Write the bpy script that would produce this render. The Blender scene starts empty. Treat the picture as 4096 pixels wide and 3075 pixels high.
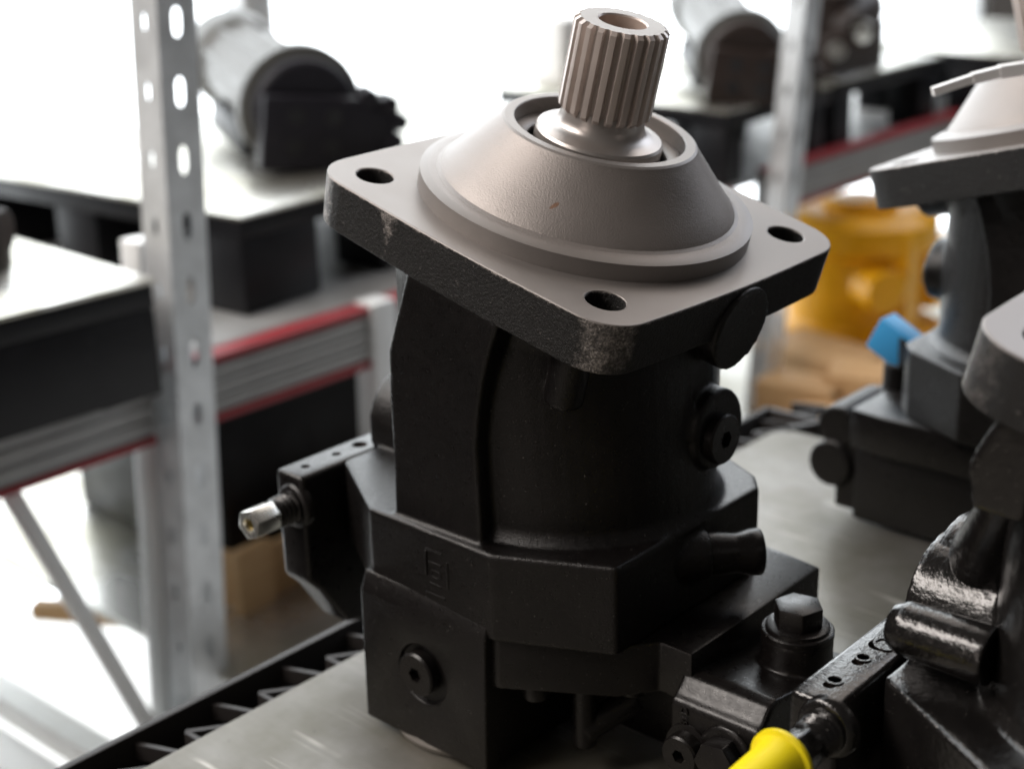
import bpy, bmesh, math, random
from mathutils import Vector, Matrix
random.seed(7)
sc = bpy.context.scene
C = sc.collection
PI = math.pi
def R(d): return math.radians(d)
TZ = 263.0                      # millimetres from the flange centre down to the table sheet
def W(x, y, z): return Vector((x, y, z + TZ)) * 0.001

# ---------------------------------------------------------------- camera
cam = bpy.data.cameras.new('camera'); cam_o = bpy.data.objects.new('camera', cam); C.objects.link(cam_o)
cx = Vector((0.75015412, 0.66082209, -0.02414437)); cf = Vector((-0.62902637, 0.70184696, -0.33427036))
cx.normalize(); cf.normalize(); cu = cx.cross(cf); cx = cf.cross(cu)
m3 = Matrix((cx, cu, -cf)).transposed()
cam_o.matrix_world = Matrix.Translation(W(441.16, -546.91, 159.40)) @ m3.to_4x4()
cam.sensor_width = 36; cam.lens = 1500 / 1024 * 36
cam.clip_start = 0.02; cam.clip_end = 60
cam.dof.use_dof = True; cam.dof.focus_distance = 0.63; cam.dof.aperture_fstop = 6.0
cam.dof.aperture_blades = 7
sc.camera = cam_o

# ---------------------------------------------------------------- world, lamps, exposure
w = bpy.data.worlds.new('World'); sc.world = w; w.use_nodes = True
bg = w.node_tree.nodes['Background']; bg.inputs[0].default_value = (0.60, 0.55, 0.51, 1); bg.inputs[1].default_value = 0.085
sc.view_settings.view_transform = 'Standard'; sc.view_settings.look = 'None'
sc.view_settings.exposure = 0.52; sc.view_settings.gamma = 1.0
def area(name, loc, aim, sx, sy, power, col):
    l = bpy.data.lights.new(name, 'AREA'); l.shape = 'RECTANGLE'; l.size = sx; l.size_y = sy
    l.energy = power; l.color = col
    o = bpy.data.objects.new(name, l); C.objects.link(o); o.location = loc
    o.rotation_euler = (Vector(aim) - Vector(loc)).to_track_quat('-Z', 'Y').to_euler()
    return o
area('ceiling_lamp', (-0.7, 2.0, 2.8), (-0.2, 0.2, 0.2), 2.0, 2.0, 18, (1.0, 0.90, 0.82))
area('bench_lamp', (-1.35, -1.35, 2.0), (0.0, 0.0, 0.15), 2.4, 0.7, 58, (1.0, 0.92, 0.86))
area('barrel_fill', (-0.15, -2.6, 0.75), (0.05, 0.0, 0.1), 0.7, 1.2, 3.8, (1.0, 0.86, 0.78))  # added warm fill, only for a soft upright highlight on the barrel
area('door_daylight', (0.1, 3.3, 1.7), (0.0, 0.1, 0.2), 2.0, 1.6, 26, (0.84, 0.90, 1.0))
sc.cycles.max_bounces = 8; sc.cycles.sample_clamp_indirect = 6.0
sc.cycles.use_denoising = True

# ---------------------------------------------------------------- materials
def mat(name):
    m = bpy.data.materials.new(name); m.use_nodes = True
    nt = m.node_tree; b = nt.nodes['Principled BSDF']
    return m, nt, b
def nd(nt, t, **kw):
    n = nt.nodes.new(t)
    for k, v in kw.items(): setattr(n, k, v)
    return n
def noise(nt, vec, scale, detail=4, rough=0.6, out='Fac'):
    n = nd(nt, 'ShaderNodeTexNoise'); n.inputs['Scale'].default_value = scale
    n.inputs['Detail'].default_value = detail; n.inputs['Roughness'].default_value = rough
    nt.links.new(vec, n.inputs['Vector']); return n.outputs[out]
def ramp(nt, fac, stops):
    r = nd(nt, 'ShaderNodeValToRGB'); e = r.color_ramp.elements
    while len(e) < len(stops): e.new(0.5)
    for i, (p, c) in enumerate(stops):
        e[i].position = p; e[i].color = c if len(c) == 4 else (*c, 1)
    nt.links.new(fac, r.inputs[0]); return r.outputs[0]
def g(v): return (v, v, v)
def mix(nt, fac, a, b):
    n = nd(nt, 'ShaderNodeMix', data_type='RGBA')
    if hasattr(fac, 'is_output'): nt.links.new(fac, n.inputs[0])
    else: n.inputs[0].default_value = fac
    for s, i in ((a, 6), (b, 7)):
        if hasattr(s, 'is_output'): nt.links.new(s, n.inputs[i])
        else: n.inputs[i].default_value = (*s, 1)
    return n.outputs[2]
def math_n(nt, op, a, b=None):
    n = nd(nt, 'ShaderNodeMath', operation=op)
    for s, i in ((a, 0), (b, 1)):
        if s is None: continue
        if hasattr(s, 'is_output'): nt.links.new(s, n.inputs[i])
        else: n.inputs[i].default_value = s
    return n.outputs[0]
def bump(nt, b, h, strength, dist, prev=None):
    n = nd(nt, 'ShaderNodeBump'); n.inputs['Strength'].default_value = strength; n.inputs['Distance'].default_value = dist
    nt.links.new(h, n.inputs['Height'])
    if prev is not None: nt.links.new(prev, n.inputs['Normal'])
    nt.links.new(n.outputs[0], b.inputs['Normal']); return n.outputs[0]
def coords(nt, kind='Object'): return nd(nt, 'ShaderNodeTexCoord').outputs[kind]
def sep(nt, v):
    s = nd(nt, 'ShaderNodeSeparateXYZ'); nt.links.new(v, s.inputs[0]); return s.outputs

def cast_paint(name, col, rough, grain, strength, wear=0.0, wearcol=(0.32, 0.29, 0.27), rough2=None, spec=0.5):
    m, nt, b = mat(name); v = coords(nt)
    n1 = noise(nt, v, grain, 3, 0.65); n2 = noise(nt, v, 45, 4, 0.6); n3 = noise(nt, v, 260, 4, 0.7)
    c = mix(nt, ramp(nt, n2, [(0.35, g(0)), (0.7, g(1))]), tuple(x * 0.8 for x in col), tuple(x * 1.35 for x in col))
    sp = ramp(nt, noise(nt, v, 900, 2, 0.5), [(0.715, g(0)), (0.75, g(1))])        # tiny dust specks
    c = mix(nt, math_n(nt, 'MULTIPLY', sp, 0.35), c, (0.3, 0.28, 0.26))
    if wear > 0:
        wm = ramp(nt, n3, [(0.70 - wear, g(0)), (0.76 - wear, g(1))])
        c = mix(nt, wm, c, wearcol)
        nt.links.new(math_n(nt, 'MULTIPLY', wm, 0.7), b.inputs['Metallic'])
    nt.links.new(c, b.inputs['Base Color'])
    rr = ramp(nt, n3, [(0.3, g(rough - 0.06)), (0.7, g(rough + 0.08))]); nt.links.new(rr, b.inputs['Roughness'])
    b.inputs['Specular IOR Level'].default_value = spec
    p = bump(nt, b, n1, strength, 0.0006)
    bump(nt, b, n3, strength * 0.6, 0.0008, p)
    return m
M = {}
M['paint'] = cast_paint('matt_black_cast_paint', (0.0050, 0.0042, 0.0041), 0.31, 1300, 0.45, spec=0.38)
M['paint_smooth'] = cast_paint('smooth_black_paint', (0.0060, 0.0050, 0.0048), 0.30, 1000, 0.16, spec=0.38)
M['gloss'] = cast_paint('wet_gloss_black_paint', (0.0085, 0.0078, 0.0075), 0.14, 330, 0.42, spec=0.6)
def flange_side(name, gloss=False):
    m, nt, b = mat(name); v = coords(nt); x, y, z = sep(nt, v)
    n1 = noise(nt, v, 900, 4, 0.7); n3 = noise(nt, v, 330, 5, 0.75); n2 = noise(nt, v, 60, 3)
    col = mix(nt, n2, (0.0055, 0.005, 0.0048), (0.010, 0.0092, 0.0088))
    # bare metal rubbed through at the corners, along the top edge and at one streak
    corner = math_n(nt, 'MULTIPLY', math_n(nt, 'ABSOLUTE', x), math_n(nt, 'ABSOLUTE', y))
    cm = ramp(nt, math_n(nt, 'ADD', math_n(nt, 'MULTIPLY', corner, 126.0), math_n(nt, 'MULTIPLY', math_n(nt, 'SUBTRACT', n3, 0.5), 0.16)), [(0.87, g(0)), (0.915, g(1))])
    front = math_n(nt, 'LESS_THAN', y, 0.0)
    cm = math_n(nt, 'MULTIPLY', cm, front)
    sx = math_n(nt, 'ABSOLUTE', math_n(nt, 'ADD', x, 0.036))
    st = math_n(nt, 'ADD', math_n(nt, 'MULTIPLY', sx, 90.0), math_n(nt, 'ADD', math_n(nt, 'MULTIPLY', z, -34.0), math_n(nt, 'MULTIPLY', math_n(nt, 'SUBTRACT', n3, 0.5), 2.2)))
    sm = math_n(nt, 'MULTIPLY', ramp(nt, st, [(0.42, g(1)), (0.60, g(0))]), front)
    te = math_n(nt, 'ADD', math_n(nt, 'MULTIPLY', z, -420.0), math_n(nt, 'MULTIPLY', math_n(nt, 'SUBTRACT', n3, 0.5), 2.4))
    tm = ramp(nt, te, [(0.30, g(1)), (0.45, g(0))])
    wm = math_n(nt, 'MAXIMUM', tm, math_n(nt, 'MAXIMUM', sm, cm))
    sparkle = ramp(nt, n1, [(0.44, g(0.25)), (0.60, g(1))])
    wm = math_n(nt, 'MULTIPLY', wm, sparkle)
    if gloss: wm = math_n(nt, 'MULTIPLY', wm, 0.22)
    wm = math_n(nt, 'MULTIPLY', wm, ramp(nt, noise(nt, v, 150, 3, 0.6), [(0.36, g(0.25)), (0.56, g(1))]))
    glints = math_n(nt, 'MULTIPLY', ramp(nt, n3, [(0.63, g(0)), (0.70, g(1))]), 0.4)  # random pale dots paint glints of the rough grain into the colour
    wm = math_n(nt, 'MAXIMUM', wm, glints)
    nt.links.new(mix(nt, wm, col, (0.42, 0.385, 0.36)), b.inputs['Base Color'])
    nt.links.new(math_n(nt, 'MULTIPLY', wm, 0.75), b.inputs['Metallic'])
    b.inputs['Roughness'].default_value = 0.2 if gloss else 0.38; b.inputs['Specular IOR Level'].default_value = 0.4
    p = bump(nt, b, n1, 0.8, 0.0014); bump(nt, b, n3, 0.5, 0.0018, p)
    return m
M['flange_side'] = flange_side('rough_black_flange_edge'); M['flange_side_gloss'] = flange_side('wet_black_flange_edge', True)
def machined(name, col, metallic, rough, grain=2600, gstr=0.04, stain=0.12, rust=False):
    m, nt, b = mat(name); v = coords(nt)
    n1 = noise(nt, v, grain, 2, 0.5); n2 = noise(nt, v, 22, 5, 0.6); n3 = noise(nt, v, 420, 3, 0.6)
    c = mix(nt, ramp(nt, n2, [(0.3, g(0)), (0.7, g(1))]), tuple(x * (1 - stain) for x in col), tuple(x * (1 + stain * 0.6) for x in col))
    sp = ramp(nt, n3, [(0.69, g(0)), (0.74, g(1))])
    c = mix(nt, math_n(nt, 'MULTIPLY', sp, 0.28), c, tuple(x * 0.45 for x in col))
    if rust:
        x, y, z = sep(nt, v)
        dx = math_n(nt, 'SUBTRACT', x, 0.0242); dy = math_n(nt, 'ADD', y, 0.0562)
        u = math_n(nt, 'ADD', math_n(nt, 'MULTIPLY', dx, 0.5), math_n(nt, 'MULTIPLY', dy, 0.87)); vv = math_n(nt, 'SUBTRACT', math_n(nt, 'MULTIPLY', dx, 0.87), math_n(nt, 'MULTIPLY', dy, 0.5))
        d = math_n(nt, 'ADD', math_n(nt, 'POWER', math_n(nt, 'MULTIPLY', u, 330.0), 2.0), math_n(nt, 'POWER', math_n(nt, 'MULTIPLY', vv, 900.0), 2.0))
        d = math_n(nt, 'ADD', d, math_n(nt, 'MULTIPLY', math_n(nt, 'SUBTRACT', n3, 0.5), 2.6))
        c = mix(nt, math_n(nt, 'MULTIPLY', ramp(nt, d, [(0.1, g(1)), (0.6, g(0))]), 0.75), c, (0.20, 0.085, 0.035))
    nt.links.new(c, b.inputs['Base Color']); b.inputs['Metallic'].default_value = metallic
    nt.links.new(ramp(nt, n2, [(0.3, g(rough - 0.05)), (0.7, g(rough + 0.06))]), b.inputs['Roughness'])
    bump(nt, b, n1, gstr, 0.0004)
    return m
M['machined'] = machined('machined_grey_iron', (0.248, 0.228, 0.216), 0.50, 0.46)
M['cone'] = machined('fine_cast_grey_iron', (0.255, 0.232, 0.219), 0.45, 0.45, 1500, 0.45, 0.10, True)
M['spline_steel'] = machined('hardened_shaft_steel', (0.54, 0.475, 0.44), 0.40, 0.36, 2600, 0.02)
M['polished'] = machined('ground_shaft_steel', (0.44, 0.41, 0.39), 0.8, 0.36, 2600, 0.0, 0.05)
M['bore'] = machined('coppery_bore', (0.46, 0.37, 0.32), 0.3, 0.35)
M['hole'] = machined('dark_brown_hole', (0.075, 0.055, 0.048), 0.3, 0.5)  # hole walls in a darker brown than the plate
M['dark'] = machined('dark_gap_shade', (0.012, 0.012, 0.014), 0.0, 0.5)  # near-black puts the shade of the shaft gap and pump ports into colour
M['bare'] = machined('bare_cast_rim', (0.30, 0.28, 0.26), 0.6, 0.5, 700, 0.3)
M['zinc'] = machined('zinc_plated_nut', (0.74, 0.74, 0.70), 0.9, 0.28, 1500, 0.02)
M['brass'] = machined('brass_core', (0.55, 0.40, 0.10), 1.0, 0.3)
def sheet_mat(name, col, rough=0.34, metallic=0.85, streak=1.0, stain=True):
    m, nt, b = mat(name); v = coords(nt)
    mp = nd(nt, 'ShaderNodeMapping'); mp.inputs['Scale'].default_value = (0.12, 1, 1); mp.inputs['Rotation'].default_value = (0, 0, R(38))
    nt.links.new(v, mp.inputs[0])
    n1 = noise(nt, mp.outputs[0], 240, 5, 0.7); n2 = noise(nt, v, 7, 5, 0.62); n3 = noise(nt, v, 160, 2, 0.5); n4 = noise(nt, mp.outputs[0], 40, 4, 0.6)
    c = mix(nt, ramp(nt, n1, [(0.3, g(0)), (0.7, g(1))]), tuple(x * 0.90 for x in col), tuple(x * 1.07 for x in col))
    if stain:
        c = mix(nt, math_n(nt, 'MULTIPLY', ramp(nt, n2, [(0.40, g(0)), (0.58, g(1))]), 0.85), c, (col[0] * 0.52, col[1] * 0.50, col[2] * 0.40))
        c = mix(nt, math_n(nt, 'MULTIPLY', ramp(nt, n4, [(0.45, g(0)), (0.75, g(1))]), 0.35), c, tuple(x * 0.7 for x in col))
        c = mix(nt, math_n(nt, 'MULTIPLY', ramp(nt, n3, [(0.70, g(0)), (0.74, g(1))]), 0.75), c, (0.06, 0.05, 0.045))
        for ang, scl, wd in ((12, 9, 0.0035), (-40, 12, 0.003), (70, 10, 0.003)):
            mq = nd(nt, 'ShaderNodeMapping'); mq.inputs['Scale'].default_value = (0.025, 1, 1); mq.inputs['Rotation'].default_value = (0, 0, R(ang)); nt.links.new(v, mq.inputs[0])
            sn = math_n(nt, 'ABSOLUTE', math_n(nt, 'SUBTRACT', noise(nt, mq.outputs[0], scl * 3, 1, 0.4), 0.5))
            line = math_n(nt, 'MULTIPLY', ramp(nt, sn, [(0.0, g(1)), (wd, g(0))]), ramp(nt, noise(nt, v, 16, 2), [(0.50, g(0)), (0.62, g(1))]))
            c = mix(nt, math_n(nt, 'MULTIPLY', line, 0.9), c, tuple(min(1, x * 2.2) for x in col))
    nt.links.new(c, b.inputs['Base Color']); b.inputs['Metallic'].default_value = metallic
    nt.links.new(ramp(nt, n2, [(0.3, g(rough - 0.06)), (0.7, g(rough + 0.12))]), b.inputs['Roughness'])
    bump(nt, b, n1, 0.10 * streak, 0.0006)
    return m
M['sheet'] = sheet_mat('worn_steel_sheet', (0.200, 0.190, 0.171), 0.44, 0.45)
M['sheet_far'] = sheet_mat('bright_steel_sheet', (0.62, 0.61, 0.58), 0.28, 0.9, 0.6)
M['galv'] = machined('galvanised_steel', (0.72, 0.75, 0.77), 0.35, 0.36, 300, 0.1, 0.22)
M['white_steel'] = machined('white_painted_steel', (0.82, 0.84, 0.84), 0.0, 0.4, 300, 0.02, 0.05)
M['alu'] = machined('grey_ribbed_profile', (0.36, 0.36, 0.355), 0.3, 0.42, 600, 0.02, 0.1)
M['red'] = machined('red_edge_strip', (0.30, 0.022, 0.030), 0.0, 0.4, 600, 0.02, 0.1)
def plastic(name, col, rough, bmp=0.1, scale=500):
    m, nt, b = mat(name); v = coords(nt)
    n1 = noise(nt, v, scale, 3); n2 = noise(nt, v, 18, 4)
    c = mix(nt, n2, tuple(x * 0.8 for x in col), tuple(min(1, x * 1.2) for x in col))
    b.inputs['Specular IOR Level'].default_value = 0.25
    sc_ = ramp(nt, noise(nt, v, 130, 5, 0.7), [(0.66, g(0)), (0.74, g(1))])
    c = mix(nt, math_n(nt, 'MULTIPLY', sc_, 0.18), c, (0.35, 0.34, 0.33))
    nt.links.new(c, b.inputs['Base Color']); nt.links.new(ramp(nt, n2, [(0.3, g(rough - .05)), (0.7, g(rough + .1))]), b.inputs['Roughness'])
    bump(nt, b, n1, bmp, 0.0006); return m
M['black_plastic'] = plastic('black_recycled_plastic', (0.0055, 0.0055, 0.007), 0.42)
M['rib_plastic'] = plastic('scuffed_black_plastic', (0.030, 0.027, 0.026), 0.40, 0.2)
M['yellow'] = plastic('yellow_cap_plastic', (0.88, 0.70, 0.012), 0.33, 0.02)
M['blue'] = plastic('blue_cap_plastic', (0.05, 0.30, 0.60), 0.35, 0.02)
M['white_plastic'] = plastic('white_tie_plastic', (0.82, 0.82, 0.82), 0.35, 0.02)
M['orange'] = plastic('amber_orange_paint', (0.82, 0.40, 0.010), 0.30, 0.05)
M['grey_paint'] = plastic('dusty_grey_paint', (0.105, 0.105, 0.10), 0.38, 0.08)
M['brown_iron'] = plastic('dark_brown_iron', (0.035, 0.026, 0.023), 0.40, 0.2)
M['slate'] = plastic('dark_slate_paint', (0.016, 0.015, 0.020), 0.45)
M['card'] = plastic('pale_cardboard', (0.52, 0.45, 0.36), 0.7, 0.05)
M['paper'] = plastic('white_carton', (0.74, 0.73, 0.71), 0.6, 0.02)
def wood_mat():
    m, nt, b = mat('raw_pine'); v = coords(nt)
    mp = nd(nt, 'ShaderNodeMapping'); mp.inputs['Scale'].default_value = (1, 0.08, 1); nt.links.new(v, mp.inputs[0])
    n = noise(nt, mp.outputs[0], 180, 4); c = mix(nt, n, (0.40, 0.22, 0.09), (0.66, 0.43, 0.21))
    nt.links.new(c, b.inputs['Base Color']); b.inputs['Roughness'].default_value = 0.6; bump(nt, b, n, 0.2, 0.001); return m
M['wood'] = wood_mat()
def floor_mat():
    m, nt, b = mat('pale_concrete'); v = coords(nt)
    c = mix(nt, noise(nt, v, 3, 5), (0.62, 0.62, 0.61), (0.74, 0.74, 0.72)); nt.links.new(c, b.inputs['Base Color'])
    b.inputs['Roughness'].default_value = 0.5; bump(nt, b, noise(nt, v, 60, 5), 0.1, 0.002); return m
M['floor'] = floor_mat()
M['reflection_slab'] = plastic('dark_grey_reflection_slab', (0.045, 0.045, 0.047), 0.6, 0.1, 60)
def glow(name, col, s):
    m, nt, b = mat(name); b.inputs['Base Color'].default_value = (*col, 1); b.inputs['Emission Color'].default_value = (*col, 1)
    b.inputs['Emission Strength'].default_value = s; return m
M['daylight'] = glow('frosted_daylit_pane', (0.92, 0.97, 1.0), 3.0)
M['mullion'] = machined('grey_window_frame', (0.45, 0.45, 0.45), 0.1, 0.4)

# ---------------------------------------------------------------- mesh helpers (millimetres in, metres out)
def frame_of(axis):
    a = Vector(axis).normalized()
    u = Vector((0, 0, 1)).cross(a)
    if u.length < 1e-4: u = Vector((1, 0, 0))
    u.normalize(); return u, a.cross(u), a
def loft(bm, rings, cap0=True, cap1=True, closed=True):
    vs = [[bm.verts.new(p) for p in r] for r in rings]; n = len(vs[0])
    for a, b in zip(vs[:-1], vs[1:]):
        for i in range(n if closed else n - 1):
            j = (i + 1) % n; bm.faces.new((a[i], a[j], b[j], b[i]))
    if cap0: bm.faces.new(vs[0][::-1])
    if cap1: bm.faces.new(vs[-1])
    return vs
def lathe(bm, prof, org=(0, 0, 0), axis=(0, 0, 1), seg=48, cap0=True, cap1=True, phase=0.0):
    u, v, a = frame_of(axis); o = Vector(org)
    rings = [[o + a * z + (u * math.cos(2 * PI * i / seg + phase) + v * math.sin(2 * PI * i / seg + phase)) * r for i in range(seg)] for r, z in prof]
    return loft(bm, rings, cap0, cap1)
def cyl(bm, p0, p1, r0, r1=None, seg=40, phase=0.0):
    p0, p1 = Vector(p0), Vector(p1); r1 = r0 if r1 is None else r1
    lathe(bm, [(r0, 0), (r1, (p1 - p0).length)], p0, p1 - p0, seg, phase=phase)
def prism(bm, poly, axis, a0, a1, s1=1.0):
    def pt(p, a):
        return {0: Vector((a, p[0], p[1])), 1: Vector((p[0], a, p[1])), 2: Vector((p[0], p[1], a))}[axis]
    n = len(poly); mx = sum(p[0] for p in poly) / n; my = sum(p[1] for p in poly) / n
    loft(bm, [[pt(p, a0) for p in poly], [pt((mx + (p[0] - mx) * s1, my + (p[1] - my) * s1), a1) for p in poly]])
def box(bm, x0, x1, y0, y1, z0, z1): prism(bm, [(x0, y0), (x1, y0), (x1, y1), (x0, y1)], 2, z0, z1)
def hexa(bm, p0, p1, af, phase=0.0): cyl(bm, p0, p1, af / math.sqrt(3), None, 6, phase)
def xform(bm, mtx): bmesh.ops.transform(bm, matrix=mtx, verts=bm.verts)
def bar(bm, p0, p1, wdt, hgt):
    p0, p1 = Vector(p0), Vector(p1); u, v, a = frame_of(p1 - p0)
    loft(bm, [[p + u * sx * wdt / 2 + v * sy * hgt / 2 for sx, sy in ((-1, -1), (1, -1), (1, 1), (-1, 1))] for p in (p0, p1)])

def bake(o):
    dg = bpy.context.evaluated_depsgraph_get(); dg.update()
    me = bpy.data.meshes.new_from_object(o.evaluated_get(dg)); o.modifiers.clear(); o.data = me
def finish(name, bm, m, parent=None, bevel=0, seg=2, remesh=0, smooth=4, sharp=35, cut=None, ang=30, base=None, late=False):
    """bm in millimetres -> one mesh object; origin shifted so that the table is z = 0"""
    bmesh.ops.recalc_face_normals(bm, faces=bm.faces)
    off = Matrix.Translation((0, 0, TZ)) if base is None else Matrix.Translation(-Vector(base))
    xform(bm, Matrix.Scale(0.001, 4) @ off)
    me = bpy.data.meshes.new(name); bm.to_mesh(me); bm.free()
    ms = m if isinstance(m, (list, tuple)) else [m]
    for k in ms: me.materials.append(k)
    o = bpy.data.objects.new(name, me); C.objects.link(o)
    need = False; tmp = None
    def bev():
        md = o.modifiers.new('v', 'BEVEL'); md.width = bevel * 0.001; md.segments = seg; md.limit_method = 'ANGLE'; md.angle_limit = R(ang)
    if late: bev(); bevel = 0
    if cut is not None:
        bmesh.ops.recalc_face_normals(cut, faces=cut.faces); xform(cut, Matrix.Scale(0.001, 4) @ off)
        cm = bpy.data.meshes.new('cut'); cut.to_mesh(cm); cut.free(); cm.materials.append(ms[-1])
        for p in cm.polygons: p.material_index = 0
        tmp = bpy.data.objects.new('cut', cm); C.objects.link(tmp)
        md = o.modifiers.new('b', 'BOOLEAN'); md.operation = 'DIFFERENCE'; md.object = tmp; md.solver = 'EXACT'; need = True
        md.material_mode = 'TRANSFER'
    if remesh:
        md = o.modifiers.new('r', 'REMESH'); md.mode = 'VOXEL'; md.voxel_size = remesh * 0.001; md.use_smooth_shade = True
        md = o.modifiers.new('s', 'SMOOTH'); md.factor = 0.5; md.iterations = smooth; need = True
    if bevel:
        md = o.modifiers.new('v', 'BEVEL'); md.width = bevel * 0.001; md.segments = seg; md.limit_method = 'ANGLE'; md.angle_limit = R(ang); need = True
        md.harden_normals = False
    if need: bake(o)
    if tmp is not None: bpy.data.objects.remove(tmp)
    me = o.data
    me.polygons.foreach_set('use_smooth', [True] * len(me.polygons))
    if not remesh: me.set_sharp_from_angle(angle=R(sharp))
    if parent is not None: o.parent = parent
    return o
def thing(name, label, cat, loc=(0, 0, 0), rotz=0.0, group=None):
    o = bpy.data.objects.new(name, None); o.empty_display_size = 0.02; C.objects.link(o)
    o.location = loc; o.rotation_euler = (0, 0, rotz); o['label'] = label; o['category'] = cat
    if group: o['group'] = group
    return o
def tag(o, label, cat, group=None):
    o['label'] = label; o['category'] = cat
    if group: o['group'] = group
    return o
def struct(o): o['kind'] = 'structure'; return o
def B(): return bmesh.new()
TILT = R(15)
FR = Matrix.Rotation(TILT, 4, 'Y')     # flange frame leans 15 degrees towards +x
def text_mesh(name, s, size, depth, mtx, m, parent):
    cu_ = bpy.data.curves.new(name, 'FONT'); cu_.body = s; cu_.size = size; cu_.extrude = depth; cu_.align_x = 'CENTER'; cu_.align_y = 'CENTER'
    cu_.bevel_depth = size * 0.012; cu_.resolution_u = 3
    o = bpy.data.objects.new(name, cu_); C.objects.link(o)
    dg = bpy.context.evaluated_depsgraph_get(); me = bpy.data.meshes.new_from_object(o.evaluated_get(dg))
    bpy.data.objects.remove(o); bm = B(); bm.from_mesh(me); xform(bm, mtx)
    return finish(name, bm, m, parent, sharp=30)

# ---------------------------------------------------------------- the hydraulic motor (flange centre at 0,0,0 mm; table at z = -263)
def make_motor(label):
    t = thing('hydraulic_motor', label, 'hydraulic motor', group='bent axis hydraulic motors on the steel table')
    # --- cast housing: overlapping solids fused and smoothed into one casting
    bm = B()
    pan = [(-27, -15.8), (-36, -40), (-42, -57), (-42.8, -80), (-42.5, -117), (-43.5, -140), (13.5, -140), (12.5, -110), (12, -90), (14, -74), (17, -60), (22, -44), (27, -32), (28, -30.4)]
    prism(bm, pan, 1, -93.4, -20); prism(bm, pan, 1, 71, 20)
    def stad(c0, c1, r, z, f=False):
        pts = []
        for i in range(64):
            a = 2 * PI * i / 64; p = Vector((r * math.cos(a), r * math.sin(a) - (7 if f else 13), 0)); p.x += c1 if math.cos(a) > 0 else c0
            p.z = z; pts.append(FR @ p if f else p)
        return pts
    loft(bm, [stad(-14, 1, 72, -142), stad(-14, 1, 72, -118), stad(0, 0, 80.5, -38, True), stad(0, 0, 82, -12, True)])
    loft(bm, [stad(-14, 1, 72, -134), stad(-15, 2, 76, -141)])
    mid = [(-113, -62), (-58, -96.5), (22.5, -98.5), (76, -73), (76.5, 41), (67, 53), (22, 76), (-58, 74), (-113, 40)]
    prism(bm, mid, 2, -184, -139.5)
    b2 = B(); cyl(b2, (50, 4, -22), (97, 4, -22), 20.5)
    cyl(b2, (62, -73, -18), (62, -73, -54), 9); xform(b2, FR)
    me = bpy.data.meshes.new('t'); b2.to_mesh(me); b2.free(); bm.from_mesh(me)
    cyl(bm, (40, 6, -98), (76, 6, -98), 21, 19.5)
    bar(bm, (62, -6, -60), (70, -14, -99), 8, 7)
    cyl(bm, (-60, -8, -131), (-120, -8, -131), 31, 29.5)
    cyl(bm, (60, -28, -157), (79, -6.5, -157), 13.5, 12)
    hs = finish('housing', bm, M['paint'], t, remesh=1.25, smooth=5)
    # --- mounting flange plate
    bm = B(); h = 93.0; rc = 22; poly = []
    for (sx, sy, a0) in ((1, 1, 0), (-1, 1, 90), (-1, -1, 180), (1, -1, 270)):
        for k in range(9):
            a = R(a0 + 90 * k / 8); poly.append((sx * (h - rc) + rc * math.cos(a), sy * (h - rc) + rc * math.sin(a)))
    # slight bulge half way along every side
    full = []
    for i, p in enumerate(poly):
        full.append(p); q = poly[(i + 1) % len(poly)]
        if math.hypot(p[0] - q[0], p[1] - q[1]) > 60:
            for k in range(1, 8):
                f = k / 8; x = p[0] + (q[0] - p[0]) * f; y = p[1] + (q[1] - p[1]) * f; bl = 2.0 * math.sin(PI * f)
                nx, ny = (q[1] - p[1]), -(q[0] - p[0]); l = math.hypot(nx, ny); full.append((x + nx / l * bl, y + ny / l * bl))
    loft(bm, [[Vector((x * 0.993, y * 0.993, -24)) for x, y in full], [Vector((x, y, 0)) for x, y in full]])
    cut = B()
    for sx in (-1, 1):
        for sy in (-1, 1): cyl(cut, (sx * 70.7, sy * 70.7, -40), (sx * 70.7, sy * 70.7, 10), 8.8, None, 40)
    cyl(cut, (95.5, -5, 1.5), (120, -5, 1.5), 0.1, None, 8)
    fl = finish('mounting_flange', bm, [M['flange_side'], M['machined'], M['hole']], t, bevel=0.9, seg=3, cut=cut, base=(0, 0, 0), sharp=14, ang=40)
    for p in fl.data.polygons:
        c = p.center
        inh = any(math.hypot(abs(c.x) - 0.0707, abs(c.y) - 0.0707) < 0.0086 for _ in (0,))
        p.material_index = 2 if (inh and c.z < -0.0012) else (1 if c.z > -0.0005 else 0)
    place_f(fl)
    # --- spigot and cone (machined), recess for the shaft seal
    bm = B(); prof = [(79.0, -1.0), (80.0, 0.0), (80.0, 8.0), (76.4, 9.5), (72.5, 9.7), (70.6, 10.6), (69.2, 12.6), (64, 18.0), (47.3, 36.6), (46.2, 38.3), (45.0, 39.1), (40.8, 39.1), (40.4, 38.6), (40.4, 31.0), (33.5, 30.5), (33.0, 29.0), (33.0, 18.0), (1.0, 18.0)]
    lathe(bm, prof, seg=160, cap0=False, cap1=False)
    co = finish('shaft_cone', bm, [M['cone'], M['machined'], M['dark']], t, base=(0, 0, 0), sharp=20)
    for p in co.data.polygons:
        c = p.center; r = math.hypot(c.x, c.y) * 1000; z = c.z * 1000
        p.material_index = 1 if (z < 9.6 and r > 70) or (r < 46 and z > 38) or (39 < r < 42) or (r > 33.2 and z < 32 and r < 40.5) else (2 if r <= 33.2 else 0)
    place_f(co)
    # --- drive shaft: collar, fillet, splines, bore
    bm = B()
    lathe(bm, [(29.0, 22), (30.2, 24), (30.2, 36.2), (29.3, 37.4), (25.5, 38.3), (22.2, 39.6), (20.6, 41.6), (19.8, 44.5), (19.6, 50)], seg=96, cap0=False, cap1=True)
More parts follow.
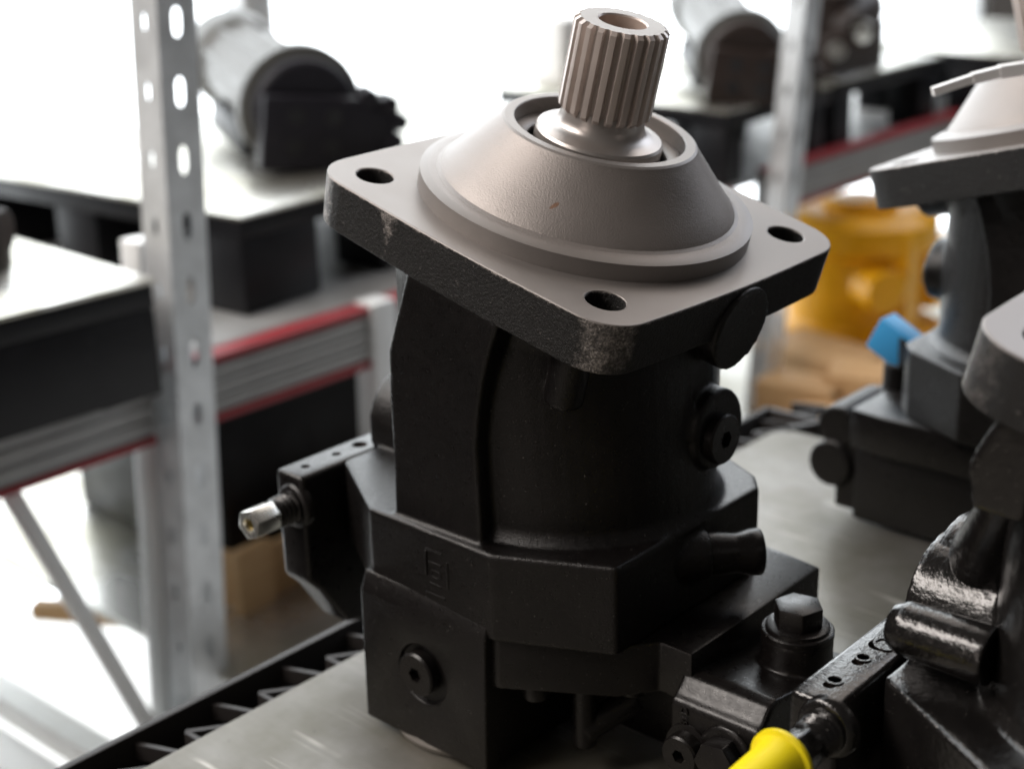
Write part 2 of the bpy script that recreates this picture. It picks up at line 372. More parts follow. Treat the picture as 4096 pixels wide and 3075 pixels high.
    sh = finish('drive_shaft', bm, M['polished'], t, base=(0, 0, 0), sharp=30); place_f(sh)
    bm = B(); N = 22; rt, rr = 21.9, 19.0; ring = []
    for i in range(N):
        a = 2 * PI * i / N + 0.06
        for da, r in ((-0.066, rt), (0, rt + 0.05), (0.066, rt), (0.105, rr + 0.25), (0.1428, rr), (0.180, rr + 0.25)):
            ring.append((a + da * 0.95, r))
    def sring(z, f=1.0, cap=99): return [Vector((min(r, cap) * f * math.cos(a), min(r, cap) * f * math.sin(a), z)) for a, r in ring]
    vs = loft(bm, [sring(45.6, 1, 18.6), sring(47.0, 1, 20.0), sring(49.0), sring(88.4), sring(90.0, 1, 19.9)], cap1=False)
    bore = [[Vector((r * math.cos(a), r * math.sin(a), z)) for a, _ in ring] for r, z in ((11.6, 90.0), (11.0, 89.2), (10.6, 74.0), (0.5, 72.0))]
    prev = vs[-1]
    for r in bore:
        cur = [bm.verts.new(p) for p in r]
        for i in range(len(cur)): j = (i + 1) % len(cur); bm.faces.new((prev[i], prev[j], cur[j], cur[i]))
        prev = cur
    sp = finish('splined_end', bm, [M['spline_steel'], M['bore'], M['machined']], sh, base=(0, 0, 0), sharp=24)
    for p in sp.data.polygons:
        c = p.center; r = math.hypot(c.x, c.y) * 1000
        if r < 11.2: p.material_index = 1
        elif r < 19.5 and c.z > 0.0899: p.material_index = 2
    # --- shaft seal ring
    bm = B(); lathe(bm, [(33.2, 29.3), (39.6, 29.6), (40.3, 30.8), (40.3, 31.6), (38.6, 32.0), (34.2, 31.2), (33.2, 30.3)], seg=96, cap0=False, cap1=False)
    place_f(finish('seal_ring', bm, M['machined'], t, base=(0, 0, 0)))
    # --- port plate
    bm = B(); prism(bm, [(-60, -95), (23, -95.5), (71, -66.5), (83, -50), (101, -50.5), (101, 62), (76, 66), (-60, 66)], 2, -210, -183.6)
    finish('port_plate', bm, M['paint_smooth'], t, bevel=1.6)
    # --- lower block with recessed plug
    bm = B(); top = [(-64, -100.5), (20, -100.5), (20, -20), (-64, -20)]; bot = [(-67, -98.5), (16.5, -98.5), (16.5, -20), (-67, -20)]
    loft(bm, [[Vector((x, y, -258)) for x, y in bot], [Vector((x, y, -184)) for x, y in top], [Vector((x + (0.6 if x < 0 else -0.6), max(y, -96.9), -173.5)) for x, y in top]])
    cut = B(); cyl(cut, (-23.5, -110, -217.5), (-23.5, -96.6, -217.5), 15.8)
    pb = finish('port_block', bm, M['paint'], t, bevel=2.0, seg=3, cut=cut)
    bm = B(); lathe(bm, [(11.3, 0), (11.3, 5.2), (10.4, 6.2), (4.6, 6.2)], (-25.0, -97.0, -217.0), (0, -1, 0), 40, True, False)
    lathe(bm, [(4.05, 6.2), (3.9, 2.0)], (-25.0, -97.0, -217.0), (0, -1, 0), 6, False, True)
    bridge_hex(bm, (-25.0, -97.0, -217.0), (0, -1, 0), 4.6, 4.05, 6.2)
    pl = finish('screw_plug', bm, M['paint_smooth'], t, sharp=30)
    bm = B(); lathe(bm, [(36, -252), (41, -255), (42.5, -259), (40.5, -262.6), (34, -262.9)], (-30, -57, 0), seg=72)
    finish('foot_ring', bm, M['bare'], t)
    # casting mark
    mt = Matrix.Translation((-12.5, -97.3, -161)) @ Matrix.Rotation(R(90), 4, 'X') @ Matrix.Rotation(R(-0.5), 4, 'Z') @ Matrix.Rotation(R(90), 4, 'Z')
    text_mesh('casting_mark', '101', 11, 0.7, mt, M['paint'], t)
    bm = B()
    for p0, p1 in (((-19, -97.6, -150), (-19, -97.6, -163)), ((-19, -97.6, -149), (-8, -97.6, -149)), ((-20, -97.6, -172), (-7, -97.6, -172)), ((-5, -97.6, -152), (-5, -97.6, -166))): bar(bm, p0, p1, 1.3, 1.3)
    finish('mark_frame', bm, M['paint'], t, bevel=0.3)
    # --- control block at the lower right
    bm = B(); prism(bm, [(22, -202), (-8, -200), (-36, -195), (-45, -193.6), (-50, -195), (-53.5, -199), (-56, -202), (-58.6, -203.4), (-60, -206), (-60, -262.8), (22, -262.8)], 0, 96, 143)
    lathe(bm, [(19, -14), (17.4, -8), (16.8, -4), (16.6, 8.0)], (127, -3, -191.5), seg=56)
    cb = finish('control_block', bm, M['paint_smooth'], t, remesh=0.9, smooth=16)
    bm = B(); lathe(bm, [(16.9, 7.5), (16.9, 10.0), (16.2, 10.6), (14.9, 10.7), (14.7, 12.2), (13.6, 12.6)], (127, -3, -191.5), seg=48)
    rg = finish('sealing_ring', bm, M['paint_smooth'], t, sharp=30)
    bm = B(); hexa(bm, (127, -3, -179.4), (127, -3, -169), 20.5, R(12))
    finish('hex_bolt', bm, M['paint_smooth'], t, bevel=0.9)
    # front of the control block: socket plug and hex plug
    bm = B(); lathe(bm, [(12.5, -1), (12.2, 1.0), (9.6, 1.4), (9.6, 7.6), (8.8, 8.6), (3.9, 8.6)], (107, -60, -225.5), (0, -1, 0), 40, True, False)
    bridge_hex(bm, (107, -60, -225.5), (0, -1, 0), 3.9, 3.4, 8.6); lathe(bm, [(3.4, 8.6), (3.3, 4)], (107, -60, -225.5), (0, -1, 0), 6, False, True)
    finish('socket_plug', bm, M['paint_smooth'], t, sharp=30)
    bm = B(); lathe(bm, [(14.5, -1), (14.2, 1.0), (13.6, 1.6), (12.0, 2.2)], (127.5, -60, -220.5), (0, -1, 0), 48)
    wsh = finish('plug_washer', bm, M['paint_smooth'], t, sharp=30)
    bm = B(); hexa(bm, (127.5, -61, -220.5), (127.5, -71, -220.5), 19.0, R(8))
    finish('hex_plug', bm, M['paint_smooth'], t, bevel=0.8)
    mt = Matrix.Translation((104.5, -60.2, -209.5)) @ Matrix.Rotation(R(90), 4, 'X') @ Matrix.Rotation(R(90), 4, 'Z')
    text_mesh('port_mark', '81D', 5.6, 0.5, mt, M['paint_smooth'], t)
    # --- side plug on the right of the housing, stud below it
    bm = B(); lathe(bm, [(12.2, 0), (12.2, 5.0), (11.4, 5.9), (5, 5.9)], (75, 4, -101.5), (1, 0, 0), 40, True, False)
    bridge_hex(bm, (75, 4, -101.5), (1, 0, 0), 5, 4.4, 5.9); lathe(bm, [(4.4, 5.9), (4.3, 2)], (75, 4, -101.5), (1, 0, 0), 6, False, True)
    finish('side_plug', bm, M['paint_smooth'], t, sharp=30)
    bm = B(); ax = Vector((19, 21.5, -0.8)).normalized()
    lathe(bm, [(11.0, 0), (10.6, 8), (9.7, 15), (9.7, 17), (11.2, 23), (11.4, 27.5), (10.9, 28.4), (3, 28.6)], (77, -8.5, -157), ax, 40)
    finish('pipe_stub', bm, M['paint_smooth'], t, sharp=40)
    # --- regulator block on the left with adjusting screw
    bm = B(); prism(bm, [(-88, -142.5), (-88, -203), (-80, -211), (-63, -237), (-22, -246), (-5, -246), (-5, -142.5)], 0, -139, -117.5)
    cut = B()
    for yy, r in ((-76, 2.6), (-54, 2.6), (-37, 4.4)): cyl(cut, (-128.5, yy, -150), (-128.5, yy, -130), r, None, 24)
    rb = finish('regulator_block', bm, [M['paint_smooth'], M['hole']], t, bevel=3.0, seg=3, cut=cut, late=True)
    bm = B(); prism(bm, [(-40, -150), (-40, -205), (0, -225), (0, -150)], 0, -120, -90); finish('regulator_neck', bm, M['paint'], t, bevel=2)
    bm = B(); lathe(bm, [(12.5, -2), (12.2, 1.5), (10.5, 3), (9.3, 3.2), (9.3, 5), (7.8, 6), (8.8, 7.5), (7.6, 9), (8.6, 10.5), (7.4, 12), (8.4, 13.4), (7.2, 15), (7.2, 18)], (-125, -87, -160), (0, -1, 0), 40)
    asw = finish('adjusting_screw', bm, M['paint_smooth'], t, sharp=50)
    bm = B(); hexa(bm, (-125, -103, -160), (-125, -119, -160), 14.5, R(20))
    cut = B(); cyl(cut, (-125, -116, -160), (-125, -130, -160), 4.0, None, 24)
    finish('lock_nut', bm, M['zinc'], asw, bevel=0.7, cut=cut)
    bm = B(); lathe(bm, [(2.8, -0), (2.6, 2.2), (1.2, 2.4)], (-125, -115, -160), (0, -1, 0), 20); finish('screw_core', bm, M['brass'], asw)
    # --- under the plate: bolts, pipe, rear cover
    for (bx, by) in ((33, -80), (66, -48)):
        bm = B(); cyl(bm, (bx, by, -209), (bx, by, -217), 6.5); finish('cap_screw', bm, M['paint_smooth'], t, bevel=0.8)
    bm = B(); cyl(bm, (48, -62, -209), (48, -62, -246), 6); cyl(bm, (62, -40, -225), (48, -62, -238), 7); finish('drain_pipe', bm, M['paint_smooth'], t, remesh=0.9, smooth=3)
    bm = B(); box(bm, -60, 97, -22, 62, -260, -209); finish('rear_cover', bm, M['paint'], t, bevel=3)
    return t
def bridge_hex(bm, org, axis, r_out, r_hex, z):
    u, v, a = frame_of(axis); o = Vector(org) + a * z
    def P(r, k, n): return o + (u * math.cos(2 * PI * k / n) + v * math.sin(2 * PI * k / n)) * r
    ho = [bm.verts.new(P(r_hex, k, 6)) for k in range(6)]; oo = [bm.verts.new(P(r_out, k, 24)) for k in range(24)]
    for k in range(6):
        h0, h1 = ho[k], ho[(k + 1) % 6]
        for q in range(4):
            o0, o1 = oo[(4 * k + q) % 24], oo[(4 * k + q + 1) % 24]
            bm.faces.new((h0 if q < 2 else h1, o0, o1))
            if q == 1: bm.faces.new((h0, o1, h1))
def place_f(o):
    o.location = (0, 0, TZ * 0.001); o.rotation_euler = (0, TILT, 0)
def copy_tree(o, parent=None, swap=None):
    c = o.copy(); C.objects.link(c); c.parent = parent
    for ch in list(o.children): copy_tree(ch, c, swap)
    return c

motor = make_motor('matt black motor with grey flange and splined shaft in the middle of the table')
m2 = copy_tree(motor); m2['label'] = 'wet glossy black motor at the right edge with a yellow cap on its screw'
m2.location = (0.324, -0.020, 0)
def regloss(o):
    for ch in o.children:
        if ch.type == 'MESH':
            names = [s.material for s in ch.material_slots]
            if any(k in (M['paint'], M['paint_smooth'], M['flange_side']) for k in names) or ch.name.startswith(('lock_nut',)):
                for i, s in enumerate(ch.material_slots):
                    s.link = 'OBJECT'
                    s.material = {M['paint']: M['gloss'], M['paint_smooth']: M['gloss'], M['flange_side']: M['flange_side_gloss'], M['zinc']: M['gloss']}.get(names[i], names[i])
        regloss(ch)
regloss(m2)
bm = B(); cyl(bm, (-75, -54, -121), (-110, -54, -121), 11.5, 10.5); cyl(bm, (-110, -54, -121), (-115, -54, -121), 10.5, 8)
finish('pipe_stub', bm, M['gloss'], m2, remesh=1.0, smooth=3)
bm = B(); prism(bm, [(-79, -55), (-79.5, -47), (-81.5, -42), (-79, -34), (-74, -24), (-66, -12), (-50, -12), (-58, -38), (-60, -56)], 1, -76, -40)
cyl(bm, (-118, 3, -128), (-60, 3, -128), 31.5, 35); cyl(bm, (-96, -14, -104), (-73, -52, -52), 16, 8)
finish('side_rib', bm, M['gloss'], m2, remesh=1.3, smooth=6)
mt = Matrix.Translation((-103, -24.6, -111.2)) @ Matrix.Rotation(R(58), 4, 'X') @ Matrix.Rotation(R(-8), 4, 'Z')
text_mesh('port_mark', 'T', 12, 1.0, mt, M['gloss'], m2)
bm = B()
for yy, r in ((-72, 3.6), (-50, 3.4), (-35, 5.2)): lathe(bm, [(r, 0), (r, 0.7), (r - 0.9, 0.7), (r - 1.1, 0.1)], (-128.5 + (2 if r > 5 else 0), yy, -142.6), (0, 0, 1), 28)
finish('port_ring', bm, M['gloss'], m2, sharp=30)['kind'] = 'stuff'
for ch in m2.children:
    if ch.name.startswith('adjusting_screw'): ch.location = (0.003, 0, 0.007)
for ch in m2.children:                     # this motor has a slightly lower flange
    if ch.name.split('.')[0] in ('mounting_flange', 'shaft_cone', 'drive_shaft', 'seal_ring'):
        ch.location = (ch.location.x + 0.007, ch.location.y + 0.006, ch.location.z - 0.013)
m3 = copy_tree(motor); m3['label'] = 'black motor at the back right, white cable tie on its cone'
m3.location = (0.101, 0.334, 0); m3.rotation_euler = (0, 0, R(180))

for ch in list(m3.children):
    if ch.name.split('.')[0] in ('control_block', 'hex_bolt', 'sealing_ring', 'socket_plug', 'plug_washer', 'hex_plug', 'port_mark'): bpy.data.objects.remove(ch)
bm = B(); box(bm, 92, 112, -30, 58, -256, -190); cyl(bm, (112, 6, -199), (112, 60, -199), 13.5); cyl(bm, (115, 0, -226), (115, 62, -226), 15.5); cyl(bm, (97, 3, -196), (97, 3, -166), 12)
finish('end_cover', bm, M['paint'], m3, remesh=1.3, smooth=5)

# caps and tie that sit on the neighbouring motors
bm = B(); lathe(bm, [(11.8, 0), (12.6, 0.8), (12.6, 2.4), (11.0, 3.2), (9.8, 8), (9.2, 26), (8.4, 29.5), (7.0, 30.6), (6.4, 29.8), (1, 29.6)], (0, 0, 0), (0, -1, 0), 56)
o = finish('protective_cap', bm, M['yellow'], base=(0, 0, 0)); o.location = W(324 - 122, -20 - 118.5, -151)
tag(o, 'yellow plastic cap on the adjusting screw at the bottom of the picture', 'cap')

# ---------------------------------------------------------------- table: black plastic pallet with a steel sheet on it
t = thing('plastic_pallet', 'black plastic pallet with truss ribbed rim carrying the steel sheet and the motors', 'pallet')
bm = B(); box(bm, -157, -152, -900, 425, -330, -262); box(bm, -157, 900, 420, 425, -330, -262); box(bm, -125, 900, -900, 396, -340, -265.5); box(bm, -157, 900, -900, 425, -345, -332)
finish('pallet_frame', bm, M['rib_plastic'], t, bevel=1.0)
ra = B(); bar(ra, (-140, 0, -272), (-126, 0, -272), 3.0, 9); ra_o = finish('rib', ra, M['rib_plastic'], t)
ra2 = B(); bar(ra2, (-141, 0, -272), (-125, 22, -272), 3.0, 9); rb_o = finish('rib', ra2, M['rib_plastic'], t)
ra3 = B(); bar(ra3, (-152, 26, -272), (-126, 36, -272), 3.0, 9); rc_o = finish('rib', ra3, M['rib_plastic'], t)
for k in range(-9, 10):
    for q in (ra_o, rb_o, rc_o):
        if k == -9: q.location.y = k * 0.049 - 0.012; continue
        c = q.copy(); C.objects.link(c); c.parent = t; c.location.y = k * 0.049 - 0.012
ra4 = B(); bar(ra4, (0, 397, -266), (12, 420, -266), 5, 6); rd_o = finish('rib', ra4, M['rib_plastic'], t)
for k in range(14):
    if k == 0: rd_o.location.x = -0.12; continue
    c = rd_o.copy(); C.objects.link(c); c.parent = t; c.location.x = -0.12 + k * 0.035
bm = B(); prism(bm, [(-124, -880), (880, -880), (880, 392), (-112, 392), (-124, 380)], 2, -265.3, -263)
o = finish('steel_sheet', bm, M['sheet'], bevel=0.4); tag(o, 'worn grey steel sheet under the three motors with scratches and oil stains', 'steel sheet')

# ---------------------------------------------------------------- setting: floor, daylit glazing
bm = B(); prism(bm, [(-6000, -6000), (6000, -6000), (6000, 9000), (-6000, 9000)], 2, -1120, -1100); struct(finish('floor', bm, M['floor']))
bm = B(); prism(bm, [(-6000, -6000), (6000, -6000), (6000, -350), (-6000, -350)], 2, -1099.5, -1095.5); struct(finish('reflection_slab', bm, M['reflection_slab']))  # unseen dark slab added to darken what the front faces reflect
t = thing('window_wall', 'overexposed frosted daylight glazing with grey posts behind the rack', 'window')
ys = [-60, 420, 1245, 2700, 4300]
for a, b in zip(ys[:-1], ys[1:]):
    bm = B(); box(bm, -1830, -1820, a, b, -1095, 2600); finish('window_pane', bm, M['daylight'], t)
for y in ys:
    bm = B(); box(bm, -1818, -1760, y - 36, y + 36, -1100, 2660); finish('mullion', bm, M['mullion'], t, bevel=4)
bm = B(); box(bm, -1818, -1765, -60, 4300, 2600, 2660); finish('head_rail', bm, M['mullion'], t, bevel=4)

# ---------------------------------------------------------------- storage rack
t = thing('storage_rack', 'galvanised storage rack with perforated posts and red edged shelf beams behind the table', 'rack')
def strip(bm, width, length, pitch, hw, hh, thick):
    """perforated strip in the x-z plane, y = 0 .. thick"""
    n = int(length / pitch)
    for y in (0, thick):
        for k in range(n):
            z0 = k * pitch; zc = z0 + pitch / 2; cxm = width / 2
            inner = [bm.verts.new((cxm + hw / 2 * sx, y, zc + hh / 2 * sz)) for sx, sz in ((-.5, -1), (.5, -1), (1, -.6), (1, .6), (.5, 1), (-.5, 1), (-1, .6), (-1, -.6))]
            outer = [bm.verts.new(p) for p in ((cxm - hw * .25, y, z0), (cxm + hw * .25, y, z0), (width, y, zc - hh * .3), (width, y, zc + hh * .3), (cxm + hw * .25, y, z0 + pitch), (cxm - hw * .25, y, z0 + pitch), (0, y, zc + hh * .3), (0, y, zc - hh * .3))]
            cr = {1: bm.verts.new((width, y, z0)), 3: bm.verts.new((width, y, z0 + pitch)), 5: bm.verts.new((0, y, z0 + pitch)), 7: bm.verts.new((0, y, z0))}
            for i in range(8):
                j = (i + 1) % 8; f = [inner[i], outer[i]] + ([cr[i]] if i in cr else []) + [outer[j], inner[j]]; bm.faces.new(f)
            if y == 0: first = inner
def upright(name, x, y, z0, length, lean, wa, wb, ma):
    e = B(); strip(e, wb, length, 60, 9.5, 25, 2.0)
    xform(e, Matrix.Rotation(R(90), 4, 'Z'))
    me_ = bpy.data.meshes.new('t'); e.to_mesh(me_); e.free()
    bm = B(); strip(bm, wa, length, 60, 6, 15, 2.0); xform(bm, Matrix.Translation((-wa, 0, 0)))
    bm.from_mesh(me_)
    o = finish(name, bm, ma, t, base=(0, 0, 0)); o.location = W(x, y, z0); o.rotation_euler = (R(-lean), 0, 0); return o
upright('upright', -662, 177, -1080, 1260, 3.2, 40, 42, M['galv'])
upright('upright', -640, 1137, -1080, 1220, 7.4, 30, 40, M['galv'])
bm = B(); bar(bm, (-720, 187, -1098), (-720, 238, -170), 30, 28); finish('rear_post', bm, M['white_steel'], t, bevel=3)
def beam(x, y0, y1, zt, zb):
    bm = B()
    n = 6; hh = (zt - zb)
    for k in range(n):
        za = zb + hh * (0.14 + 0.72 * k / n); zz = zb + hh * (0.14 + 0.72 * (k + 0.78) / n); box(bm, x - 20, x + (2.0 if k % 2 else 0), y0, y1, za, zz)
    box(bm, x - 24, x - 3, y0, y1, zb + 0.5, zt - 0.5)
    b = finish('shelf_beam', bm, M['alu'], t, bevel=0.6)
    for za, zz in ((zt - hh * .11, zt), (zb, zb + hh * .11)):
        bm = B(); box(bm, x - 22, x + 2.4, y0, y1, za, zz); finish('edge_strip', bm, M['red'], b, bevel=0.8)
beam(-682, 265, 700, -288, -354); beam(-682, -160, 205, -288, -354); beam(-682, 760, 1180, -288, -354); beam(-682, 1265, 2300, -274, -340)
bm = B(); box(bm, -1250, -706, -160, 2300, -296, -287.5); finish('shelf_panel', bm, M['alu'], t)
bm = B(); bar(bm, (-690, 492, -602), (-690, 500, -285), 30, 34); finish('rear_post', bm, M['white_steel'], t, bevel=2)
bm = B(); box(bm, -705, -690, 225, 262, -700, -270); finish('beam_bracket', bm, M['galv'], t, bevel=1)
bm = B(); bar(bm, (-700, 55, -343), (-700, 186, -690), 17, 15); finish('brace', bm, M['white_steel'], t, bevel=2)
bm = B(); box(bm, -1250, -560, 236, 2300, -612, -604); finish('lower_panel', bm, M['sheet_far'], t)
for y0, y1 in ((66, 128), (140, 190)):
    bm = B(); box(bm, -1250, -600, y0, y1, -724, -716); box(bm, -1250, -600, y0, y0 + 5, -716, -694); finish('shelf_tray', bm, M['white_steel'], t, bevel=1.5)

# ---------------------------------------------------------------- pallets on the rack with sheets and units
def pallet(label, x, y, rot, dx, dy, h, sheet, slabel, ztop=-180, legs=(0.0, 0.42, 0.84), skirt=False):
    """front right-hand... corner at (x, y); extends dx to -x and dy to +y"""
    p = thing('plastic_pallet', label, 'pallet', W(x, y, ztop), R(rot), 'black plastic pallets on the rack')
    bm = B(); box(bm, -dx, 0, 0, dy, -26, -4); finish('deck', bm, M['black_plastic'], p, bevel=2, base=(0, 0, 0))
    lw = dy * 0.16
    for fx in (0.0, 0.45, 0.86):
        for fy in legs:
            bm = B(); box(bm, -dx * fx - dx * 0.14, -dx * fx - 1.5, dy * fy + 1, dy * fy + lw, -h, -26.2); finish('leg', bm, M['black_plastic'], p, bevel=2, base=(0, 0, 0))
    if skirt:
        bm = B(); box(bm, -8, -1, 4, dy - 4, -h + 2, -26); finish('skirt', bm, M['black_plastic'], p, bevel=1, base=(0, 0, 0))
    if sheet:
        bm = B(); box(bm, -dx - 2, 3, -3, dy + 2, -3.8, 0); s = finish('steel_sheet', bm, M['sheet_far'], None, bevel=0.5, base=(0, 0, 0)); s.location = W(x, y, ztop); s.rotation_euler = (0, 0, R(rot)); tag(s, slabel, 'steel sheet', 'steel sheets on the rack pallets')
    return p
pallet('black pallet at the left edge of the picture on the rack shelf', -640, -210, -2, 400, 392, 106, True, 'bright white reflecting sheet on the pallet at the left edge', skirt=True)
pallet('black pallet under the grey pump, left of the middle motor', -753, 378, 4, 520, 700, 106, True, 'grey steel sheet lying under the grey hydraulic pump', legs=(0.0, 0.30, 0.62))
pallet('black pallet right of the splined shaft, left of the thin post', -702, 1180, 0, 420, 285, 106, True, 'pale sheet under the tilted grey pump right of the shaft', legs=(0.0, 0.78))
pallet('black pallet right of the thin post, under the brown pump', -702, 1476, 0, 420, 340, 111, True, 'pale sheet under the brown iron pump', -176, legs=(0.0, 0.82))
pallet('far black pallet in the top right corner of the picture', -470, 1880, 0, 420, 520, 110, True, 'light grey sheet in the top right corner', -178)

# grey pump with black end cover
def pump(name, label, p, ang, L, r, tilt=0.0, body=None, end=None, sc_=1.0):
    t = thing(name, label, 'pump', W(*p), R(ang), 'hydraulic pumps lying on the rack pallets')
    t.rotation_euler = (R(-6), R(tilt), R(ang))
    e = B(); lathe(e, [(r * .7, 0), (r * .98, 8), (r * .98, 30), (r * .82, 34), (r * .82, L * .75), (r * .95, L * .78), (r, L * .82), (r, L * .97), (r * .9, L)], (0, 0, r), (-1, 0, 0), 40)
    for k in range(5):
        a = R(20 + 35 * k); box(e, -L * .76, -32, -3 + r * .84 * math.cos(a), 3 + r * .84 * math.cos(a), r + r * .84 * math.sin(a) - 6, r + r * .84 * math.sin(a) + 5)
    finish('pump_body', e, body or M['grey_paint'], t, remesh=2.5, smooth=3, base=(0, 0, 0))
    e = B(); lathe(e, [(r * 1.12, 0), (r * 1.15, -3), (r * 1.15, -20), (r * 1.02, -24)], (0, 0, r * 1.08), (-1, 0, 0), 40)
    finish('end_ring', e, M['grey_paint'] if body is None else body, t, base=(0, 0, 0), sharp=30)
    e = B(); lathe(e, [(r * .95, 0), (r * .95, 16), (r * .86, 20)], (23, 0, r * 1.08), (1, 0, 0), 40)
    prism(e, [(-r * .85, r * .05), (r * 1.5, r * .1), (r * 1.7, r * .35), (r * 1.62, r * .7), (r * 1.75, r * 1.1), (r * 1.5, r * 1.4), (-r * .85, r * 1.4)], 0, 30, 56)
    for yy, zz in ((1.55, .25), (1.66, .62), (1.72, .98), (1.5, 1.3), (1.1, 1.42)): cyl(e, (32, r * yy, r * zz), (60, r * yy, r * zz), r * .17, None, 14)
    cov = finish('end_cover', e, end or M['slate'], t, base=(0, 0, 0), bevel=2)
    for yy, zz in ((-.25, .5), (.45, .5), (-.25, 1.05), (.45, 1.05)):
        e = B(); lathe(e, [(r * .16, 55.8), (r * .16, 57.2), (r * .06, 57.3)], (0, r * yy, r * zz), (1, 0, 0), 16)  # near-black disc stands for the shade inside an open port
        finish('port_opening', e, M['dark'], cov, base=(0, 0, 0))
    e = B(); box(e, -L * .55, -20, -r * .9, r * .2, 0.5, r * .55); finish('foot', e, M['black_plastic'], t, bevel=4, base=(0, 0, 0))
    return t
pump('hydraulic_pump', 'dusty grey hydraulic pump with black end cover lying left of the middle motor', (-912, 588, -177), -25, 320, 63, 5)
pump('hydraulic_pump', 'pale grey hydraulic pump with dark end right of the splined shaft', (-755, 1275, -177), -46, 330, 58, 9, end=M['brown_iron'])
# brown pump with chrome cap
t = thing('gear_pump', 'brown iron pump with a round chrome cap, behind the thin post', 'pump', W(-750, 1560, -176))
bm = B(); box(bm, -60, 30, -70, 60, 0, 60); lathe(bm, [(52, 0), (52, 90), (40, 96)], (-20, -10, 30), (0, 0, 1), 32); cyl(bm, (-20, 0, 70), (60, -40, 70), 30); cyl(bm, (-10, 20, 80), (-10, 100, 90), 34); box(bm, -40, 20, 30, 110, 0, 70)
finish('pump_body', bm, M['brown_iron'], t, remesh=2.5, smooth=3, base=(0, 0, 0))
bm = B(); lathe(bm, [(17, 0), (17, 6), (12, 9), (2, 10)], (62, -41, 70), (0.9, -0.45, 0), 28); finish('chrome_cap', bm, M['zinc'], t, base=(0, 0, 0))
bm = B(); lathe(bm, [(14, 0), (14, 10), (6, 12)], (30, -60, 40), (0.7, -0.7, 0.2), 24); finish('port_cap', bm, M['zinc'], t, base=(0, 0, 0))
# dark unit in the top right corner
bm = B(); lathe(bm, [(50, 0), (50, 60), (38, 66), (38, 110)], (0, 0, 0), (0, 0, 1), 32); box(bm, -70, 40, -40, 40, 0, 40)
o = finish('gear_unit', bm, M['grey_paint'], remesh=2.5, smooth=3, base=(0, 0, 0)); o.location = W(-560, 2080, -178); tag(o, 'small grey unit standing in the top right corner', 'gear unit')
bm = B(); lathe(bm, [(40, 0), (40, 46), (30, 54), (30, 70), (18, 74)], (0, 0, 0), (0, 0, 1), 28); cyl(bm, (-10, 0, 34), (30, 26, 34), 20)
o = finish('gear_unit', bm, M['brown_iron'], remesh=2.5, smooth=3, base=(0, 0, 0)); o.location = W(-790, 100, -180); tag(o, 'dark brown iron unit cut off by the left edge of the picture', 'gear unit')
# white carton behind the shaft
bm = B(); box(bm, -30, 30, -35, 35, 0, 95); o = finish('carton', bm, M['paper'], bevel=2, base=(0, 0, 0)); o.location = W(-1085, 1292, -180); tag(o, 'pale carton standing behind the splined shaft', 'box')

# ---------------------------------------------------------------- orange part, wood, bins on the lower shelf
t = thing('orange_casting', 'amber orange painted casting with a flanged foot, on the lower shelf at the right', 'casting', W(-714, 1590, -604))
bm = B(); lathe(bm, [(150, 0), (150, 16), (120, 24), (108, 40), (108, 150), (126, 160), (126, 200), (100, 214)], seg=48)
box(bm, -30, 130, 20, 150, 60, 150); box(bm, 60, 120, -60, -20, 40, 190); cyl(bm, (40, -60, 110), (110, -100, 110), 34)
finish('casting_body', bm, M['orange'], t, remesh=4, smooth=3, base=(0, 0, 0))
bm = B(); lathe(bm, [(60, 212), (60, 224), (52, 228), (20, 228)], seg=32); finish('top_cover', bm, M['orange'], t, base=(0, 0, 0))
def wood(label, p, rot, dx, dy, dz, cat='wood block', grp='raw wood blocks on the lower shelf', m='wood'):
    bm = B(); box(bm, -dx / 2, dx / 2, -dy / 2, dy / 2, 0, dz); o = finish('wood_block' if m == 'wood' else 'cardboard_box', bm, M[m], bevel=1.5, base=(0, 0, 0)); o.location = W(*p); o.rotation_euler = (0, 0, R(rot)); tag(o, label, cat, grp)
    return o
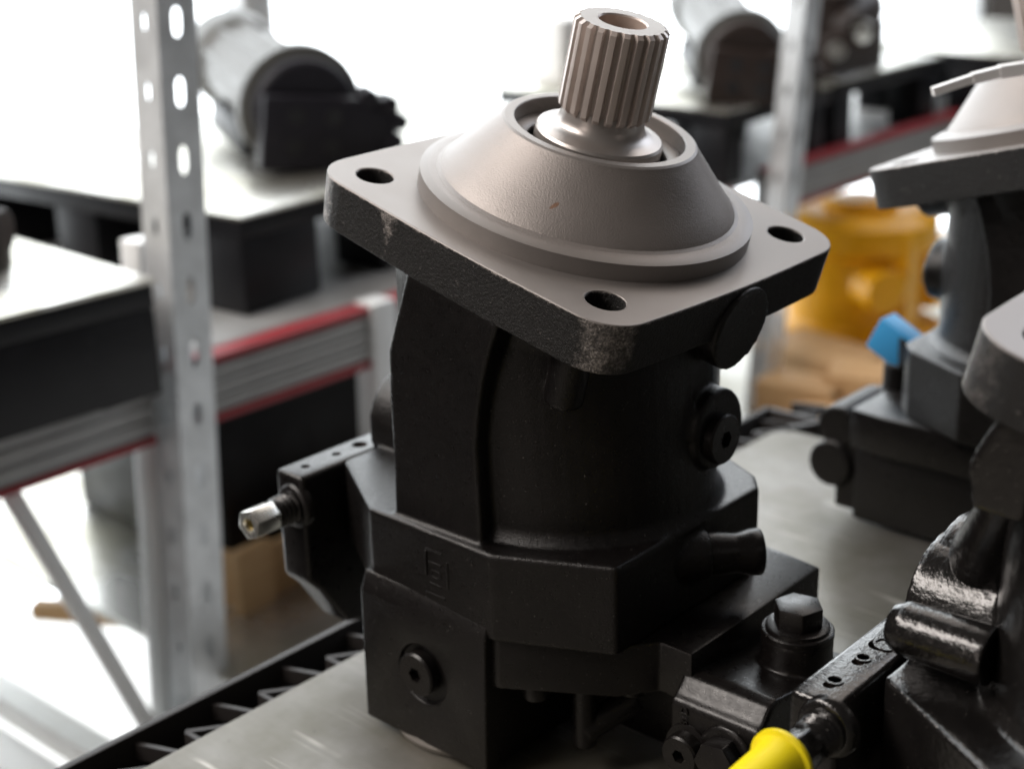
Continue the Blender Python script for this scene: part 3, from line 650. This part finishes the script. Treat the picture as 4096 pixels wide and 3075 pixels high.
wood('pale wood block under the orange casting, nearest the blue cap', (-500, 1290, -604), 20, 150, 90, 62)
wood('wide pale wood board just below the orange casting', (-650, 1372, -604), -12, 170, 110, 47)
wood('reddish wood offcut low at the back edge of the steel table', (-500, 1150, -604), 40, 70, 90, 40)
wood('pale wood offcut beside the thin post under the orange casting', (-590, 1215, -604), 10, 110, 70, 50)
t = thing('wooden_crate', 'small wooden crate with a bright end board, left of the regulator block', 'crate', W(-745, 330, -604), R(3))
for nm, b in (('end_board', (0, 14, -8, 40, 0, 74)), ('side_board', (-66, -2, 0, 14, 0, 60)), ('side_board', (-8, 6, 42, 330, 0, 60)), ('base_board', (-66, -4, 14, 330, 0, 10))):
    bm = B(); box(bm, *b); finish(nm, bm, M['wood'], t, bevel=1.5, base=(0, 0, 0))
bm = B(); box(bm, -300, 0, 0, 660, 0, 190); o = finish('storage_bin', bm, M['black_plastic'], bevel=6, base=(0, 0, 0)); o.location = W(-830, 385, -604); tag(o, 'black storage bin in the shade under the shelf beam', 'bin')  # bin lengthened out of view to block window reflections on the far motor
wood('cardboard box on the lower shelf behind the regulator block', (-700, 560, -604), 0, 120, 150, 40, 'box', None, 'card')
for lab, p, r, a in (('thin wood batten in the glare at the lower left', (-1050, 330, -720), 30, 150), ('short wood offcut in the glare beside the white post', (-980, 395, -740), 20, 90)):
    wood(lab, p, r, a, 22, 22, 'wood batten', 'wood offcuts in the glare')
# blue cap on the far motor, white tie
bm = B(); bar(bm, (-13, 330, -147), (11, 329, -159), 18, 24); bar(bm, (9, 329, -158), (18, 328, -162), 15, 20); o = finish('protective_cap', bm, M['blue'], bevel=1.2); tag(o, 'blue plastic cap on the far motor at the right', 'cap')
bm = B(); pts = [(79, 195, 35), (93, 211, 41), (103, 221, 44), (115, 232, 46), (135, 246, 44), (160, 258, 36)]
for k in range(len(pts) - 1): bar(bm, pts[k], pts[k + 1], 4.0 + k, 4.5 + k)
o = finish('cable_tie', bm, M['white_plastic']); tag(o, 'white plastic cable tie over the cone of the far motor', 'cable tie')
